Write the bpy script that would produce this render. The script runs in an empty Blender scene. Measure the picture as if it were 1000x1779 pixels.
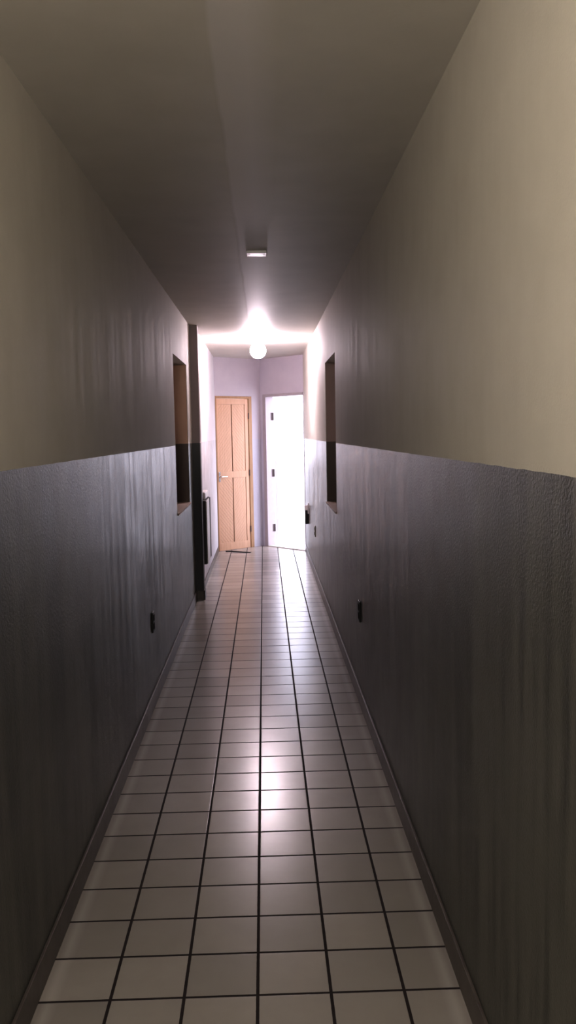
import bpy, bmesh, math, random
from mathutils import Vector, Matrix
random.seed(4)
sc = bpy.context.scene
COL = sc.collection

# ------------------------------------------------------------------ helpers
def link(name, bm, mat, parent=None, smooth=False, kind=None, label=None, cat=None, group=None, bevel=0.0, local=False):
    me = bpy.data.meshes.new(name)
    bmesh.ops.recalc_face_normals(bm, faces=bm.faces)
    if local and parent is not None:                       # geometry given in world space, object parented to an empty
        bmesh.ops.transform(bm, matrix=parent.matrix_world.inverted(), verts=bm.verts)
    bm.to_mesh(me); bm.free()
    if smooth:
        for p in me.polygons: p.use_smooth = True
    o = bpy.data.objects.new(name, me); COL.objects.link(o)
    me.materials.append(mat)
    if parent is not None: o.parent = parent
    if kind: o['kind'] = kind
    if label: o['label'] = label
    if cat: o['category'] = cat
    if group: o['group'] = group
    if bevel > 0:
        m = o.modifiers.new('bevel', 'BEVEL'); m.width = bevel; m.segments = 2; m.limit_method = 'ANGLE'
    return o

def empty(name, loc, rz=0.0, kind=None, label=None, cat=None, group=None):
    o = bpy.data.objects.new(name, None); COL.objects.link(o)
    o.empty_display_size = .1
    o.location = loc; o.rotation_euler = (0, 0, rz)
    o.matrix_world = Matrix.Translation(Vector(loc)) @ Matrix.Rotation(rz, 4, 'Z')
    if kind: o['kind'] = kind
    if label: o['label'] = label
    if cat: o['category'] = cat
    if group: o['group'] = group
    return o

def box(bm, x0, x1, y0, y1, z0, z1, M=None):
    vs = [Vector((x, y, z)) for z in (z0, z1) for y in (y0, y1) for x in (x0, x1)]
    if M is not None: vs = [M @ v for v in vs]
    v = [bm.verts.new(p) for p in vs]
    for f in ((0,2,3,1),(4,5,7,6),(0,1,5,4),(2,6,7,3),(0,4,6,2),(1,3,7,5)):
        bm.faces.new([v[i] for i in f])

def cyl(bm, p0, p1, r0, r1=None, n=24):
    p0, p1 = Vector(p0), Vector(p1); r1 = r0 if r1 is None else r1
    d = (p1 - p0).normalized()
    a = d.orthogonal().normalized(); b = d.cross(a)
    A = []; B = []
    for i in range(n):
        t = 2*math.pi*i/n; e = a*math.cos(t) + b*math.sin(t)
        A.append(bm.verts.new(p0 + e*r0)); B.append(bm.verts.new(p1 + e*r1))
    for i in range(n):
        j = (i+1) % n; bm.faces.new((A[i], A[j], B[j], B[i]))
    bm.faces.new(A); bm.faces.new(B[::-1])

def lathe(bm, prof, cx, cy, n=40):
    rings = []
    for r, z in prof:
        if r < 1e-6: rings.append([bm.verts.new((cx, cy, z))])
        else: rings.append([bm.verts.new((cx + r*math.cos(2*math.pi*i/n), cy + r*math.sin(2*math.pi*i/n), z)) for i in range(n)])
    for a, b in zip(rings, rings[1:]):
        for i in range(n):
            j = (i+1) % n
            if len(a) == 1 and len(b) == 1: continue
            if len(a) == 1: bm.faces.new((a[0], b[i], b[j]))
            elif len(b) == 1: bm.faces.new((a[i], a[j], b[0]))
            else: bm.faces.new((a[i], a[j], b[j], b[i]))

def cells(bm, S, D, Z, solid, M):
    """solid cell grid (along, depth, height); faces only where solid meets empty."""
    ns, nd, nz = len(S)-1, len(D)-1, len(Z)-1
    vc = {}
    def V(i, j, k):
        if (i, j, k) not in vc: vc[(i, j, k)] = bm.verts.new(M @ Vector((S[i], D[j], Z[k])))
        return vc[(i, j, k)]
    def sol(i, j, k):
        if not (0 <= i < ns and 0 <= j < nd and 0 <= k < nz): return False
        return solid((S[i]+S[i+1])/2, (D[j]+D[j+1])/2, (Z[k]+Z[k+1])/2)
    for i in range(ns):
        for j in range(nd):
            for k in range(nz):
                if not sol(i, j, k): continue
                if not sol(i-1,j,k): bm.faces.new((V(i,j,k),V(i,j,k+1),V(i,j+1,k+1),V(i,j+1,k)))
                if not sol(i+1,j,k): bm.faces.new((V(i+1,j,k),V(i+1,j+1,k),V(i+1,j+1,k+1),V(i+1,j,k+1)))
                if not sol(i,j-1,k): bm.faces.new((V(i,j,k),V(i+1,j,k),V(i+1,j,k+1),V(i,j,k+1)))
                if not sol(i,j+1,k): bm.faces.new((V(i,j+1,k),V(i,j+1,k+1),V(i+1,j+1,k+1),V(i+1,j+1,k)))
                if not sol(i,j,k-1): bm.faces.new((V(i,j,k),V(i,j+1,k),V(i+1,j+1,k),V(i+1,j,k)))
                if not sol(i,j,k+1): bm.faces.new((V(i,j,k+1),V(i+1,j,k+1),V(i+1,j+1,k+1),V(i,j+1,k+1)))

def frame_of(p0, p1, out):
    """matrix: local x along p0->p1, local y pointing away from the corridor, z up."""
    d = (Vector(p1) - Vector(p0)).normalized()
    n = Vector((-d.y, d.x)); n = n if n.dot(Vector(out)) > 0 else -n
    return Matrix(((d.x, n.x, 0, p0[0]), (d.y, n.y, 0, p0[1]), (0, 0, 1, 0), (0, 0, 0, 1)))

# ------------------------------------------------------------------ materials
def newmat(name):
    m = bpy.data.materials.new(name); m.use_nodes = True
    nt = m.node_tree; b = nt.nodes['Principled BSDF']
    return m, nt, b
def N(nt, t, **kw):
    n = nt.nodes.new(t)
    for k, v in kw.items():
        if k.startswith('i_'): n.inputs[k[2:].replace('_', ' ')].default_value = v
        else: setattr(n, k, v)
    return n
def math_(nt, op, a, b=None, clamp=False):
    n = nt.nodes.new('ShaderNodeMath'); n.operation = op; n.use_clamp = clamp
    for i, v in enumerate((a, b)):
        if v is None: continue
        if isinstance(v, (int, float)): n.inputs[i].default_value = v
        else: nt.links.new(v, n.inputs[i])
    return n.outputs[0]
def noise(nt, vec, scale, detail=3, rough=.5, sc3=None):
    if sc3 is not None:
        mp = nt.nodes.new('ShaderNodeMapping'); mp.inputs['Scale'].default_value = sc3
        nt.links.new(vec, mp.inputs['Vector']); vec = mp.outputs[0]
    n = nt.nodes.new('ShaderNodeTexNoise'); n.inputs['Scale'].default_value = scale
    n.inputs['Detail'].default_value = detail; n.inputs['Roughness'].default_value = rough
    nt.links.new(vec, n.inputs['Vector']); return n.outputs['Fac']
def mixc(nt, fac, a, b):
    n = nt.nodes.new('ShaderNodeMix'); n.data_type = 'RGBA'
    for s, v in ((n.inputs[0], fac), (n.inputs[6], a), (n.inputs[7], b)):
        if isinstance(v, (int, float)): s.default_value = v
        elif isinstance(v, tuple): s.default_value = v if len(v) == 4 else (*v, 1)
        else: nt.links.new(v, s)
    return n.outputs[2]
def mapr(nt, v, a, b, c, d):
    n = nt.nodes.new('ShaderNodeMapRange'); n.inputs[1].default_value = a; n.inputs[2].default_value = b
    n.inputs[3].default_value = c; n.inputs[4].default_value = d
    nt.links.new(v, n.inputs[0]); return n.outputs[0]

def wall_paint(name, lowa, lowb, r0, r1, upa=(.60, .565, .50), upb=(.64, .605, .54)):
    m, nt, b = newmat(name)
    g = N(nt, 'ShaderNodeNewGeometry'); P = g.outputs['Position']
    sp = N(nt, 'ShaderNodeSeparateXYZ'); nt.links.new(P, sp.inputs[0])
    edge = math_(nt, 'MULTIPLY', math_(nt, 'SUBTRACT', noise(nt, P, 9, 3), .5), .006)
    z = math_(nt, 'ADD', sp.outputs[2], edge)
    low = math_(nt, 'LESS_THAN', z, DADO)
    streak = noise(nt, P, 1.0, 4, .6, (16, 16, .9))
    blot = noise(nt, P, 5.0, 4, .6)
    up = mixc(nt, mapr(nt, blot, .3, .7, 0, 1), upa, upb)
    dn = mixc(nt, mapr(nt, streak, .38, .62, 0, 1), lowa, lowb)
    nt.links.new(mixc(nt, low, up, dn), b.inputs['Base Color'])
    r_up = mapr(nt, streak, .3, .7, .60, .75)
    r_dn = mapr(nt, math_(nt, 'MULTIPLY', math_(nt, 'ADD', streak, blot), .5), .35, .65, r0, r1)
    r_dn = math_(nt, 'ADD', r_dn, mapr(nt, sp.outputs[2], .75, 1.43, .10, -.05))
    r_dn = math_(nt, 'MAXIMUM', r_dn, .285)
    nt.links.new(mapr(nt, low, 0, 1, .4, .95), b.inputs['Specular IOR Level'])
    cw = math_(nt, 'MULTIPLY', mapr(nt, math_(nt, 'ADD', math_(nt, 'MULTIPLY', streak, .6), math_(nt, 'MULTIPLY', blot, .4)), .40, .60, .0, .42), mapr(nt, sp.outputs[2], .3, 1.42, .35, 1.0))
    nt.links.new(math_(nt, 'MULTIPLY', cw, low), b.inputs['Coat Weight']); b.inputs['Coat Roughness'].default_value = .19      # scuffed duller towards the floor
    mr = N(nt, 'ShaderNodeMix'); mr.data_type = 'FLOAT'
    nt.links.new(low, mr.inputs[0]); nt.links.new(r_up, mr.inputs[2]); nt.links.new(r_dn, mr.inputs[3])
    nt.links.new(mr.outputs[0], b.inputs['Roughness'])
    fine = noise(nt, P, 130, 3, .6)
    med = noise(nt, P, 40, 3, .5, (1, 1, .6))
    h = math_(nt, 'ADD', fine, math_(nt, 'MULTIPLY', med, .22))
    bp = N(nt, 'ShaderNodeBump'); bp.inputs['Distance'].default_value = .0025
    st = mapr(nt, low, 0, 1, .22, .7); nt.links.new(st, bp.inputs['Strength'])
    nt.links.new(h, bp.inputs['Height']); nt.links.new(bp.outputs[0], b.inputs['Normal'])
    return m

def ceiling_paint():
    m, nt, b = newmat('ceiling_paint')
    g = N(nt, 'ShaderNodeNewGeometry'); P = g.outputs['Position']
    sp = N(nt, 'ShaderNodeSeparateXYZ'); nt.links.new(P, sp.inputs[0])
    wob = math_(nt, 'MULTIPLY', math_(nt, 'SUBTRACT', noise(nt, P, 3, 2), .5), .02)
    x = math_(nt, 'ADD', sp.outputs[0], wob)
    # paler, slightly raised band running down the ceiling
    band = math_(nt, 'MULTIPLY', mapr(nt, x, -.118, -.105, 0, 1), mapr(nt, x, -.02, .06, 1, 0))
    c = mixc(nt, mapr(nt, noise(nt, P, 4, 4), .3, .7, 0, 1), (.60, .575, .52), (.65, .62, .565))
    c = mixc(nt, math_(nt, 'MULTIPLY', band, .75), c, (.74, .71, .70))
    nt.links.new(c, b.inputs['Base Color'])
    b.inputs['Roughness'].default_value = .55
    h = math_(nt, 'ADD', math_(nt, 'MULTIPLY', noise(nt, P, 70, 3), .4), band)
    bp = N(nt, 'ShaderNodeBump'); bp.inputs['Distance'].default_value = .003; bp.inputs['Strength'].default_value = .25
    nt.links.new(h, bp.inputs['Height']); nt.links.new(bp.outputs[0], b.inputs['Normal'])
    return m

GX, GY, TS = -.0475, 2.3110, .2
def tile_mat():
    m, nt, b = newmat('ceramic_floor_tiles')
    g = N(nt, 'ShaderNodeNewGeometry'); P = g.outputs['Position']
    sp = N(nt, 'ShaderNodeSeparateXYZ'); nt.links.new(P, sp.inputs[0])
    def cell(o, off):
        u = math_(nt, 'DIVIDE', math_(nt, 'SUBTRACT', o, off - 40*TS), TS)
        fr = math_(nt, 'FRACT', u); idx = math_(nt, 'FLOOR', u)
        d = math_(nt, 'MINIMUM', fr, math_(nt, 'SUBTRACT', 1.0, fr))
        return math_(nt, 'MULTIPLY', d, TS), idx
    dx, ix = cell(sp.outputs[0], GX); dy, iy = cell(sp.outputs[1], GY)
    d = math_(nt, 'MINIMUM', dx, dy)
    d = math_(nt, 'ADD', d, math_(nt, 'MULTIPLY', math_(nt, 'SUBTRACT', noise(nt, P, 60, 2), .5), .0012))
    tile = mapr(nt, d, .0040, .0052, 0, 1)
    cv = N(nt, 'ShaderNodeCombineXYZ'); nt.links.new(ix, cv.inputs[0]); nt.links.new(iy, cv.inputs[1])
    wn = N(nt, 'ShaderNodeTexWhiteNoise'); nt.links.new(cv.outputs[0], wn.inputs['Vector'])
    c = mixc(nt, wn.outputs['Value'], (.36, .33, .305), (.43, .395, .36))
    c = mixc(nt, mapr(nt, noise(nt, P, 6, 4, .6), .35, .7, 0, .22), c, (.30, .265, .235))
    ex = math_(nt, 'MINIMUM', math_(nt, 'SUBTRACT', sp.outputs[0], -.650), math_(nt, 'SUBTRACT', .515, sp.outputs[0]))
    edge_glow = math_(nt, 'MULTIPLY', mapr(nt, ex, .018, .035, 0, 1), mapr(nt, ex, .040, .065, 1, 0))
    c = mixc(nt, math_(nt, 'MULTIPLY', edge_glow, .35), c, (.60, .57, .55))  # glow line beside both walls, painted into the tile colour
    grout = mixc(nt, noise(nt, P, 12, 3), (.018, .011, .010), (.035, .022, .019))
    nt.links.new(mixc(nt, tile, grout, c), b.inputs['Base Color'])
    rr = mapr(nt, wn.outputs['Value'], 0, 1, .25, .262)
    rr = math_(nt, 'ADD', math_(nt, 'MULTIPLY', rr, tile), math_(nt, 'MULTIPLY', math_(nt, 'SUBTRACT', 1.0, tile), .8))
    nt.links.new(rr, b.inputs['Roughness'])
    h = math_(nt, 'ADD', mapr(nt, d, .002, .006, 0, .5), math_(nt, 'MULTIPLY', noise(nt, P, 25, 3), .10))
    h = math_(nt, 'ADD', h, math_(nt, 'MULTIPLY', wn.outputs['Value'], .12))
    bp = N(nt, 'ShaderNodeBump'); bp.inputs['Distance'].default_value = .0016; bp.inputs['Strength'].default_value = .6
    nt.links.new(h, bp.inputs['Height']); nt.links.new(bp.outputs[0], b.inputs['Normal'])
    return m

def skirting_mat():
    m, nt, b = newmat('ceramic_skirting')
    g = N(nt, 'ShaderNodeNewGeometry'); P = g.outputs['Position']
    sp = N(nt, 'ShaderNodeSeparateXYZ'); nt.links.new(P, sp.inputs[0])
    u = math_(nt, 'FRACT', math_(nt, 'DIVIDE', math_(nt, 'SUBTRACT', sp.outputs[1], GY - 8), TS))
    d = math_(nt, 'MULTIPLY', math_(nt, 'MINIMUM', u, math_(nt, 'SUBTRACT', 1.0, u)), TS)
    t = mapr(nt, d, .002, .0035, .55, 1)
    c = mixc(nt, mapr(nt, noise(nt, P, 14, 4), .3, .7, 0, 1), (.10, .082, .072), (.14, .118, .102))
    nt.links.new(mixc(nt, t, (.10, .07, .06), c), b.inputs['Base Color'])
    b.inputs['Roughness'].default_value = .4
    return m

def plain(name, c, rough=.5, metal=0.0, var=.08, scale=20, bump=.0):
    m, nt, b = newmat(name)
    tc = N(nt, 'ShaderNodeTexCoord')
    n = noise(nt, tc.outputs['Object'], scale, 3)
    c2 = tuple(max(0, v*(1-var*2)) for v in c)
    nt.links.new(mixc(nt, n, c, c2), b.inputs['Base Color'])
    b.inputs['Roughness'].default_value = rough; b.inputs['Metallic'].default_value = metal
    if bump:
        bp = N(nt, 'ShaderNodeBump'); bp.inputs['Distance'].default_value = bump; bp.inputs['Strength'].default_value = .4
        nt.links.new(n, bp.inputs['Height']); nt.links.new(bp.outputs[0], b.inputs['Normal'])
    return m

def wood(name, c1, c2, rough=.45, axis=(30, 30, 2)):
    m, nt, b = newmat(name)
    tc = N(nt, 'ShaderNodeTexCoord')
    n = noise(nt, tc.outputs['Object'], 3, 5, .6, axis)
    nt.links.new(mixc(nt, mapr(nt, n, .3, .7, 0, 1), c1, c2), b.inputs['Base Color'])
    b.inputs['Roughness'].default_value = rough
    bp = N(nt, 'ShaderNodeBump'); bp.inputs['Distance'].default_value = .0006; bp.inputs['Strength'].default_value = .4
    nt.links.new(n, bp.inputs['Height']); nt.links.new(bp.outputs[0], b.inputs['Normal'])
    return m

def emissive(name, c, s):
    m, nt, b = newmat(name)
    b.inputs['Base Color'].default_value = (.9, .9, .9, 1); b.inputs['Roughness'].default_value = .3
    b.inputs['Emission Color'].default_value = (*c, 1); b.inputs['Emission Strength'].default_value = s
    return m

DADO = 1.443
M_wall = wall_paint('two_tone_wall_paint', (.070, .067, .055), (.135, .130, .107), .31, .39); M_pil = wall_paint('shaded_pilaster_paint', (.022, .020, .024), (.03, .028, .032), .5, .6, (.40, .345, .345), (.44, .38, .38)); M_rear = wall_paint('pale_wall_paint', (.50, .48, .55), (.54, .52, .58), .6, .7, (.54, .50, .55), (.58, .54, .58)); M_reveal = wall_paint('brown_reveal_paint', (.10, .065, .05), (.13, .085, .065), .6, .7, (.52, .40, .38), (.58, .44, .42)); M_reveal2 = wall_paint('warm_reveal_paint', (.13, .085, .065), (.16, .11, .085), .6, .7, (.88, .60, .46), (.92, .66, .52)); M_ceil = ceiling_paint(); M_tile = tile_mat(); M_skirt = skirting_mat()  # pilaster gets a darker copy of the wall paint, its backlit shade painted in
M_door = wood('varnished_pine', (.70, .47, .33), (.61, .39, .26))
M_groove = plain('dark_groove', (.16, .08, .045), .7)
M_dframe = wood('door_frame_wood', (.46, .29, .16), (.36, .22, .12))
M_white = plain('white_enamel', (.74, .70, .70), .35)
M_jamb = plain('jamb_paint', (.48, .43, .45), .6)
M_case = plain('cabinet_side_shade', (.04, .035, .035), .6)  # cabinet body: shade of its backlit near side put into the colour
M_chrome = plain('chrome', (.75, .73, .72), .22, 1.0)
M_hinge = plain('dull_hinge_steel', (.13, .10, .10), .6, .3)
M_dark = plain('dark_plastic', (.018, .015, .014), .45)
M_plate = plain('old_plastic_cover', (.40, .38, .34), .4)
M_box = plain('painted_metal', (.62, .58, .57), .4)
M_slit = plain('gap_shadow', (.02, .017, .017), .8)
M_conc = plain('pale_concrete', (.75, .74, .73), .9, 0, .05, 6)
M_niche = plain('niche_shutter', (.09, .06, .045), .6)
M_globe = emissive('glowing_globe_glass', (1.0, .85, .94), 275)
M_gold = plain('ceiling_plate_enamel', (.80, .78, .76), .25)
M_leaf = plain('white_door_paint', (.72, .70, .70), .4)

# ------------------------------------------------------------------ plan of the place
XL, XR, H = -.650, .515, 2.50
YB = -2.6                    # wall behind the camera
YL = 8.17                    # left wall steps at the pilaster
XL2 = -.618
PL = (XL2, 11.535)           # left end of the wooden-door wall
PC = (-.036, 12.045)         # far corner
PR = (XR, 11.395)            # right end of the open-door wall

def struct(name, bm, mat, **k): return link(name, bm, mat, kind='structure', **k)

bm = bmesh.new()
box(bm, XL-.2, XR+.2, YB-.2, 12.35, -.12, 0)
# keep only the inside of the hall beyond the bend: cut the slab along the open-door wall's outer face
ML = frame_of(PL, PC, (-1, 1)); MR = frame_of(PR, PC, (1, 1))
no = MR.to_3x3() @ Vector((0, 1, 0))
geom = bm.verts[:] + bm.edges[:] + bm.faces[:]
bmesh.ops.bisect_plane(bm, geom=geom, plane_co=MR @ Vector((0, .125, 0)), plane_no=no, clear_outer=True)
bmesh.ops.holes_fill(bm, edges=bm.edges)
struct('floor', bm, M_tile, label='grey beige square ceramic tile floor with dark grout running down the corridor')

bm = bmesh.new(); box(bm, XL-.2, XR+.2, YB-.2, 12.35, H, H+.12)
struct('ceiling', bm, M_ceil, label='flat painted plaster ceiling of the corridor')

# left wall, with its recess
nL = (6.62, 7.75, .925, 2.115)
bm = bmesh.new()
M = frame_of((XL, YB-.2), (XL, YL), (-1, 0)); y0 = YB-.2
def solidL(s, d, z): return not (nL[0]-y0 < s < nL[1]-y0 and nL[2] < z < nL[3] and d < .14)
cells(bm, [0, nL[0]-y0, nL[1]-y0, YL-y0], [0, .14, .2], [0, nL[2], nL[3], H], solidL, M)
struct('wall_left', bm, M_wall, label='left wall, cream above a dark grey glossy dado')
bm = bmesh.new(); box(bm, XL-.2, -.578, YL, YL+.14, 0, H)
struct('trim_1', bm, M_pil, label='shallow pilaster where the left wall ends', bevel=.004)
bm = bmesh.new(); box(bm, XL2-.2, XL2, YL+.14, PL[1]+.02, 0, H)
M_lrear = wall_paint('overlit_wall_paint', (.70, .69, .74), (.76, .75, .79), .6, .7, (.74, .71, .74), (.78, .75, .78))  # brighter copy of the rear paint, the blown-out light put into its colour
struct('wall_left_rear', bm, M_lrear, label='rear stretch of left wall beyond the pilaster')

# right wall, with its recess
nR = (6.40, 7.40, .935, 2.085)
bm = bmesh.new(); M = frame_of((XR, y0), (XR, PR[1]), (1, 0))
def solidR(s, d, z): return not (nR[0]-y0 < s < nR[1]-y0 and nR[2] < z < nR[3] and d < .14)
cells(bm, [0, nR[0]-y0, nR[1]-y0, PR[1]-y0], [0, .14, .2], [0, nR[2], nR[3], H], solidR, M)
struct('wall_right', bm, M_wall, label='right wall, cream above a dark grey glossy dado')

bm = bmesh.new(); box(bm, XL, XR, YB-.2, YB, 0, H)
struct('wall_back', bm, M_wall, label='end wall behind the viewer')

# far wall holding the wooden door
LL = (Vector(PC)-Vector(PL)).length
dL0, dL1, dH = .006, .615, 2.005
bm = bmesh.new()
cells(bm, [-.02, dL0, dL1, LL], [0, .12], [0, dH, H], lambda s, d, z: not (dL0 < s < dL1 and z < dH), ML)
struct('wall_far_left', bm, M_rear, label='angled far wall around the wooden door')
# far wall holding the open doorway
LR = (Vector(PC)-Vector(PR)).length
oR0, oR1, oH = .005, LR-.052, 2.03
bm = bmesh.new()
cells(bm, [0, oR0, oR1, LR+.10], [0, .12], [0, oH, H], lambda s, d, z: not (oR0 < s < oR1 and z < oH), MR)
struct('wall_far_right', bm, M_rear, label='angled far wall around the open doorway')

# skirtings
BH, BT = .09, .010
bm = bmesh.new(); box(bm, XL, XL+BT, YB, YL, 0, BH)
struct('baseboard_left', bm, M_skirt, label='low ceramic skirting along left wall', bevel=.002)
bm = bmesh.new(); box(bm, XR-BT, XR, YB, PR[1]-.01, 0, BH)
struct('baseboard_right', bm, M_skirt, label='low ceramic skirting along right wall', bevel=.002)
bm = bmesh.new(); box(bm, XL+BT, -.570, YL-.012, YL, 0, .085); box(bm, -.578, -.568, YL-.012, YL+.145, 0, .085)
struct('baseboard_pilaster', bm, M_skirt, label='skirting around the foot of the pilaster')
bm = bmesh.new(); box(bm, XL2, XL2+.008, YL+.14, PL[1]-.01, 0, .07)
struct('baseboard_left_rear', bm, M_skirt, label='skirting along rear stretch of left wall')

# sills of the two recesses
bm = bmesh.new(); box(bm, XL-.138, XL+.012, nL[0]+.004, nL[1]-.004, nL[2]-.001, nL[2]+.014)
sl = struct('window_1', bm, M_wall, label='pale sill of the tall recess in left wall', bevel=.003)
bm = bmesh.new(); box(bm, XR-.010, XR+.138, nR[0]+.004, nR[1]-.004, nR[2]-.001, nR[2]+.012)
sr = struct('window_2', bm, M_wall, label='pale sill of the tall recess in right wall', bevel=.003)
M_sill = plain('bare_plaster_sill', (.50, .38, .31), .7)
sl.data.materials[0] = M_sill; sr.data.materials[0] = M_sill

for nm, par, bx in (('reveal_board', sl, (XL-.136, XL-.004, nL[1]-.012, nL[1]-.001, nL[2]+.014, nL[3]-.001)),
                    ('reveal_board', sr, (XR+.004, XR+.136, nR[1]-.012, nR[1]-.001, nR[2]+.012, nR[3]-.001))):
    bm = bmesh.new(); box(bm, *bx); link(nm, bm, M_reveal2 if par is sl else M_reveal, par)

# outside, seen through the open doorway
bm = bmesh.new()
v = [bm.verts.new(p) for p in ((-12, 10, -.03), (30, 10, -.03), (30, 45, -.03), (-12, 45, -.03))]; bm.faces.new(v)
gr = struct('ground', bm, M_conc, label='sunlit pale paving outside the open doorway')
bm = bmesh.new(); box(bm, oR0, oR1, -.004, .13, -.03, .012, MR)
struct('trim_2', bm, M_conc, label='low threshold under the open doorway')

# ------------------------------------------------------------------ door_1: closed wooden chevron door
D1 = empty('door_1', ML @ Vector((dL0, 0, 0)), math.atan2(ML[1][0], ML[0][0]), kind='structure',
           label='closed pale wooden door with chevron planks at the corridor end')
def loc1(name, bm, mat, parent=None, **k): return link(name, bm, mat, parent or D1, **k)
W = dL1 - dL0
bm = bmesh.new()                                            # frame
box(bm, 0, .018, -.006, .10, 0, dH); box(bm, W-.055, W, -.006, .10, 0, dH); box(bm, .018, W-.055, -.006, .10, dH-.03, dH)
loc1('door_frame', bm, M_dframe, bevel=.003)
lx0, lx1, lz0, lz1 = .021, W-.059, .001, dH-.034
bm = bmesh.new(); box(bm, lx0, lx1, .018, .045, lz0, lz1)
leaf = loc1('door_leaf', bm, M_door)
cxm = lx0 + (lx1-lx0)*.475
px0, px1 = lx0+.022, lx1-.055
zt0, zt1, zb0, zb1 = 1.03, 1.90, .10, .945
bm = bmesh.new()                                            # stiles and rails proud of the leaf core
for a in ((lx0, px0, lz0, lz1), (px1, lx1, lz0, lz1), (px0, px1, lz0, zb0), (px0, px1, zb1, zt0), (px0, px1, zt1, lz1)):
    box(bm, a[0], a[1], .004, .018, a[2], a[3])
loc1('door_rail', bm, M_door, bevel=.002)
bm = bmesh.new()
for z0, z1 in ((zb0, zb1), (zt0, zt1)): box(bm, px0, px1, .0165, .0185, z0, z1)
loc1('groove_backing', bm, M_groove)
def chevron(x0, x1, z0, z1, up):
    bm = bmesh.new(); pw, gap = .052, .0022
    rise = (x1-x0)*1.15
    n = int((z1-z0+2*rise)/pw)+2
    for i in range(-1, n):
        zz = z0 - rise + i*pw
        a = zz if up else zz + rise
        b = zz + rise if up else zz
        vs = [(x0, a+gap), (x1, b+gap), (x1, b+pw), (x0, a+pw)]
        f = [bm.verts.new((x, .007, z)) for x, z in vs]; k = [bm.verts.new((x, .0165, z)) for x, z in vs]
        bm.faces.new(f); bm.faces.new(k[::-1])
        for q in range(4): bm.faces.new((f[q], k[q], k[(q+1)%4], f[(q+1)%4]))
    for co, nrm in (((0,0,z0),(0,0,-1)), ((0,0,z1),(0,0,1))):
        r = bmesh.ops.bisect_plane(bm, geom=bm.verts[:]+bm.edges[:]+bm.faces[:], plane_co=co, plane_no=nrm, clear_outer=True)
        bmesh.ops.holes_fill(bm, edges=[e for e in bm.edges if e.is_boundary])
    return bm
for (z0, z1, top) in ((zt0+.001, zt1-.001, True), (zb0+.001, zb1-.001, False)):
    loc1('chevron_panel', chevron(px0+.001, cxm-.008, z0, z1, top), M_door)
    loc1('chevron_panel', chevron(cxm+.008, px1-.008, z0, z1, not top), M_door)
bm = bmesh.new()                                            # lever handle with its plate
box(bm, lx0+.012, lx0+.040, -.001, .004, .900, 1.03)
hp = loc1('handle_plate', bm, M_chrome, bevel=.002)
bm = bmesh.new(); cyl(bm, (lx0+.026, .002, .968), (lx0+.026, -.042, .968), .009, n=16); cyl(bm, (lx0+.020, -.040, .968), (lx0+.125, -.040, .966), .008, .007, n=16)
hl = link('handle', bm, M_chrome, D1, smooth=False)
for z in (.25, 1.0, 1.75):
    bm = bmesh.new(); cyl(bm, (lx1+.003, -.004, z-.04), (lx1+.003, -.004, z+.04), .007, n=12)
    loc1('hinge', bm, M_hinge)

# ------------------------------------------------------------------ door_2: open doorway, frame, hinges, leaf swung outside
D2 = empty('door_2', MR @ Vector((oR1, 0, 0)), 0, kind='structure', label='open doorway to bright outdoors with white frame and three hinges')
bm = bmesh.new()
box(bm, oR1-.062, oR1, -.008, .125, 0, oH, MR); box(bm, oR0, oR0+.012, .002, .125, 0, oH, MR); box(bm, oR0+.012, oR1-.062, -.008, .125, oH-.035, oH, MR)
link('door_frame', bm, M_jamb, D2, local=True, bevel=.003)
hin = MR @ Vector((oR1-.062, .128, 0))
for z in (1.74, .985, .245):
    bm = bmesh.new()
    box(bm, oR1-.0645, oR1-.062, .080, .118, z-.05, z+.05, MR)
    p = MR @ Vector((oR1-.068, .118, 0)); cyl(bm, (p.x, p.y, z-.05), (p.x, p.y, z+.05), .007, n=12)
    link('hinge', bm, M_hinge, D2, local=True)
ang = math.radians(97)
ML2 = Matrix.Translation((hin.x+.012, hin.y+.012, 0)) @ Matrix.Rotation(ang, 4, 'Z')
bm = bmesh.new(); box(bm, 0, .66, -.035, 0, .02, oH-.04, ML2)
lf = link('door_leaf', bm, M_leaf, D2, local=True, bevel=.002)
bm = bmesh.new()
for sy in (-.035, 0):
    s = -1 if sy < 0 else 1
    q0 = ML2 @ Vector((.60, sy, 1.0)); q1 = ML2 @ Vector((.60, sy+s*.045, 1.0)); q2 = ML2 @ Vector((.50, sy+s*.045, 1.0))
    cyl(bm, q0, q1, .009, n=12); cyl(bm, q1, q2, .008, n=12)
link('handle', bm, M_chrome, D2, local=True)

# ------------------------------------------------------------------ ceiling globe lamp
LX, LY = -.040, 9.40
LT = empty('ceiling_globe_lamp', (LX, LY, H), label='lit round glass globe lamp hanging just under the ceiling near the far doors', cat='lamp')
bm = bmesh.new(); lathe(bm, [(0, 0), (.062, 0), (.062, -.012), (.045, -.026), (.030, -.045), (0, -.045)], 0, 0)
link('lamp_base', bm, M_white, LT)
bm = bmesh.new(); R = .082; cz = -.125
lathe(bm, [(R*math.sin(math.pi*i/20), cz + R*math.cos(math.pi*i/20)) for i in range(21)], 0, 0)
link('globe_shade', bm, M_globe, LT, smooth=True)

# ------------------------------------------------------------------ ceiling cover plate
FP = empty('ceiling_cover_plate', (-.018, 4.95, H), label='small flat rectangular cover plate catching light on the ceiling midway', cat='cover plate')
bm = bmesh.new(); box(bm, -.055, .055, -.05, .05, -.014, 0); link('plate', bm, M_gold, FP, bevel=.004)
for x in (-.040, .040):
    bm = bmesh.new(); cyl(bm, (x, 0, -.0165), (x, 0, -.013), .005, n=12); link('screw', bm, M_chrome, FP)

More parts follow.
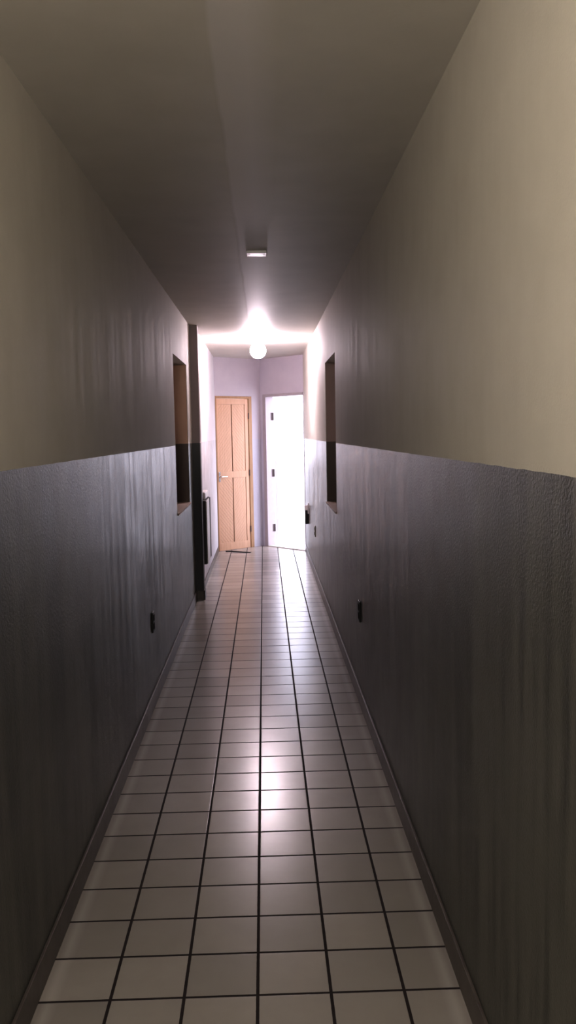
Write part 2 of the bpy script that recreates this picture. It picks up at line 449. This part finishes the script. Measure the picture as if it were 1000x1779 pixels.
# ------------------------------------------------------------------ wall outlets
def outlet(name, x, y, z, side, label, plate, inner):
    e = empty(name, (x, y, z), 0, label=label, cat='outlet', )
    s = side
    bm = bmesh.new(); box(bm, min(0, s*.009), max(0, s*.009), -.037, .037, -.057, .057); link('cover_plate', bm, plate, e, bevel=.003)
    for zz in (-.024, .024):
        bm = bmesh.new(); box(bm, min(s*.009, s*.012), max(s*.009, s*.012), -.017, .017, zz-.017, zz+.017); link('socket', bm, inner, e, bevel=.002)
    return e
outlet('wall_outlet', XL, 5.00, .472, 1, 'dark wall outlet low on left wall dado', M_dark, M_slit)
outlet('wall_outlet', XR, 4.88, .530, -1, 'dark wall outlet low on right wall dado, nearer than the recess', M_dark, M_slit)
outlet('wall_outlet', XR, 9.20, .50, -1, 'small dark wall outlet on right wall just past the recess', M_plate, M_slit)
# outlet with plugged adaptor close to the open doorway
e = empty('wall_outlet', (XR, 10.55, .62), 0, label='white wall outlet beside the open doorway, low on right wall', cat='outlet')
bm = bmesh.new(); box(bm, -.012, 0, -.040, .040, -.06, .065); link('cover_plate', bm, M_white, e, bevel=.004)
e = empty('plug_adaptor', (XR-.012, 10.55, .60), 0, label='white adaptor with dark lower half plugged in beside the open doorway', cat='adaptor')
bm = bmesh.new(); box(bm, -.040, 0, -.030, .030, .0, .062); link('adaptor_body', bm, M_white, e, bevel=.008)
bm = bmesh.new(); box(bm, -.030, 0, -.024, .024, -.16, .0); box(bm, -.002, .012, -.022, .022, -.16, -.042); link('transformer', bm, M_dark, e, bevel=.005)

# ------------------------------------------------------------------ wall cabinet beyond the pilaster
cy0, cy1, cz0, cz1, cd = 8.36, 8.93, .30, .90, .072
CB = empty('wall_cabinet', (XL2, cy0, cz0), 0, label='shallow pale wall cabinet standing out beyond the pilaster on left wall', cat='cabinet')
bm = bmesh.new(); box(bm, 0, cd-.012, 0, cy1-cy0, 0, cz1-cz0); link('cabinet_body', bm, M_case, CB, bevel=.003)
bm = bmesh.new(); box(bm, cd-.010, cd, .004, .40, .004, cz1-cz0-.004); link('door', bm, M_box, CB, bevel=.003)
bm = bmesh.new(); box(bm, cd-.010, cd, .412, cy1-cy0-.004, .004, cz1-cz0-.004); link('side_panel', bm, M_slit, CB, bevel=.003)
bm = bmesh.new(); box(bm, .005, .055, .10, .50, cz1-cz0, cz1-cz0+.075); link('top_cap', bm, M_white, CB, bevel=.012)

# ------------------------------------------------------------------ draught strip lying on the floor
bm = bmesh.new()
a, b_ = Vector((-.515, 11.50)), Vector((-.195, 11.345)); d = (b_-a).normalized(); n = Vector((-d.y, d.x))
MM = Matrix(((d.x, n.x, 0, a.x), (d.y, n.y, 0, a.y), (0, 0, 1, 0), (0, 0, 0, 1)))
L = (b_-a).length; prof = []
for i in range(13):
    s = L*i/12; y = .012*math.sin(i*.5)
    prof.append((s, y))
rows = []
for s, y in prof:
    rows.append([bm.verts.new(MM @ Vector((s, y+o, z))) for o, z in ((-.014, .0), (-.010, .012), (.010, .012), (.014, .0))])
for r0, r1 in zip(rows, rows[1:]):
    for k in range(4): bm.faces.new((r0[k], r1[k], r1[(k+1)%4], r0[(k+1)%4]))
bm.faces.new(rows[0]); bm.faces.new(rows[-1][::-1])
link('draught_strip', bm, M_dark, label='thin dark rubber strip lying on the tiles before the wooden door', cat='strip')

# ------------------------------------------------------------------ lights
w = bpy.data.worlds.new('World'); sc.world = w; w.use_nodes = True
bg = w.node_tree.nodes['Background']; bg.inputs[0].default_value = (.84, .84, 1.0, 1); bg.inputs[1].default_value = 5.5

def area(name, loc, aim, sx, sy, power, col, spread=None, portal=False):
    l = bpy.data.lights.new(name, 'AREA'); l.shape = 'RECTANGLE'; l.size = sx; l.size_y = sy
    l.energy = power; l.color = col
    if spread: l.spread = spread
    if portal: l.cycles.is_portal = True
    o = bpy.data.objects.new(name, l); COL.objects.link(o); o.location = loc
    o.rotation_euler = (Vector(aim)-Vector(loc)).to_track_quat('-Z', 'Y').to_euler()
    return o
c0 = MR @ Vector(((oR0+oR1)/2, .13, oH/2)); c1 = MR @ Vector(((oR0+oR1)/2, -1, oH/2))
area('doorway_portal', c0, c1, oR1-oR0, oH, 1, (1, 1, 1), portal=True)
area('lamp_behind_viewer', (-.24, -.6, 2.15), (-.1, 2.5, 2.2), .5, .3, 52, (1.0, .94, .87))

# ------------------------------------------------------------------ camera
f, yaw, pit, rol, ch = 1553.07, .02556, .08899, -.01851, 1.52571
cy_, sy_ = math.cos(yaw), math.sin(yaw)
F = Vector((sy_*math.cos(pit), cy_*math.cos(pit), -math.sin(pit)))
R0 = Vector((cy_, -sy_, 0)); U0 = R0.cross(F)
Rv = R0*math.cos(rol) + U0*math.sin(rol); Uv = -R0*math.sin(rol) + U0*math.cos(rol)
cam = bpy.data.cameras.new('camera'); cam.sensor_fit = 'VERTICAL'; cam.sensor_height = 36; cam.lens = f/1779*36
cam.clip_start = .02; cam.clip_end = 200
co = bpy.data.objects.new('camera', cam); COL.objects.link(co)
B = -F
co.matrix_world = Matrix(((Rv.x, Uv.x, B.x, 0), (Rv.y, Uv.y, B.y, 0), (Rv.z, Uv.z, B.z, ch), (0, 0, 0, 1)))
sc.camera = co

sc.view_settings.view_transform = 'Standard'; sc.view_settings.look = 'None'
sc.view_settings.exposure = .12; sc.view_settings.gamma = .77
try:
    sc.cycles.use_denoising = True; sc.cycles.denoiser = 'OPENIMAGEDENOISE'
    sc.cycles.max_bounces = 10; sc.cycles.diffuse_bounces = 6; sc.cycles.glossy_bounces = 6
    sc.cycles.sample_clamp_indirect = 8
    sc.cycles.use_adaptive_sampling = True; sc.cycles.adaptive_threshold = .012; sc.cycles.adaptive_min_samples = 24
except Exception: pass
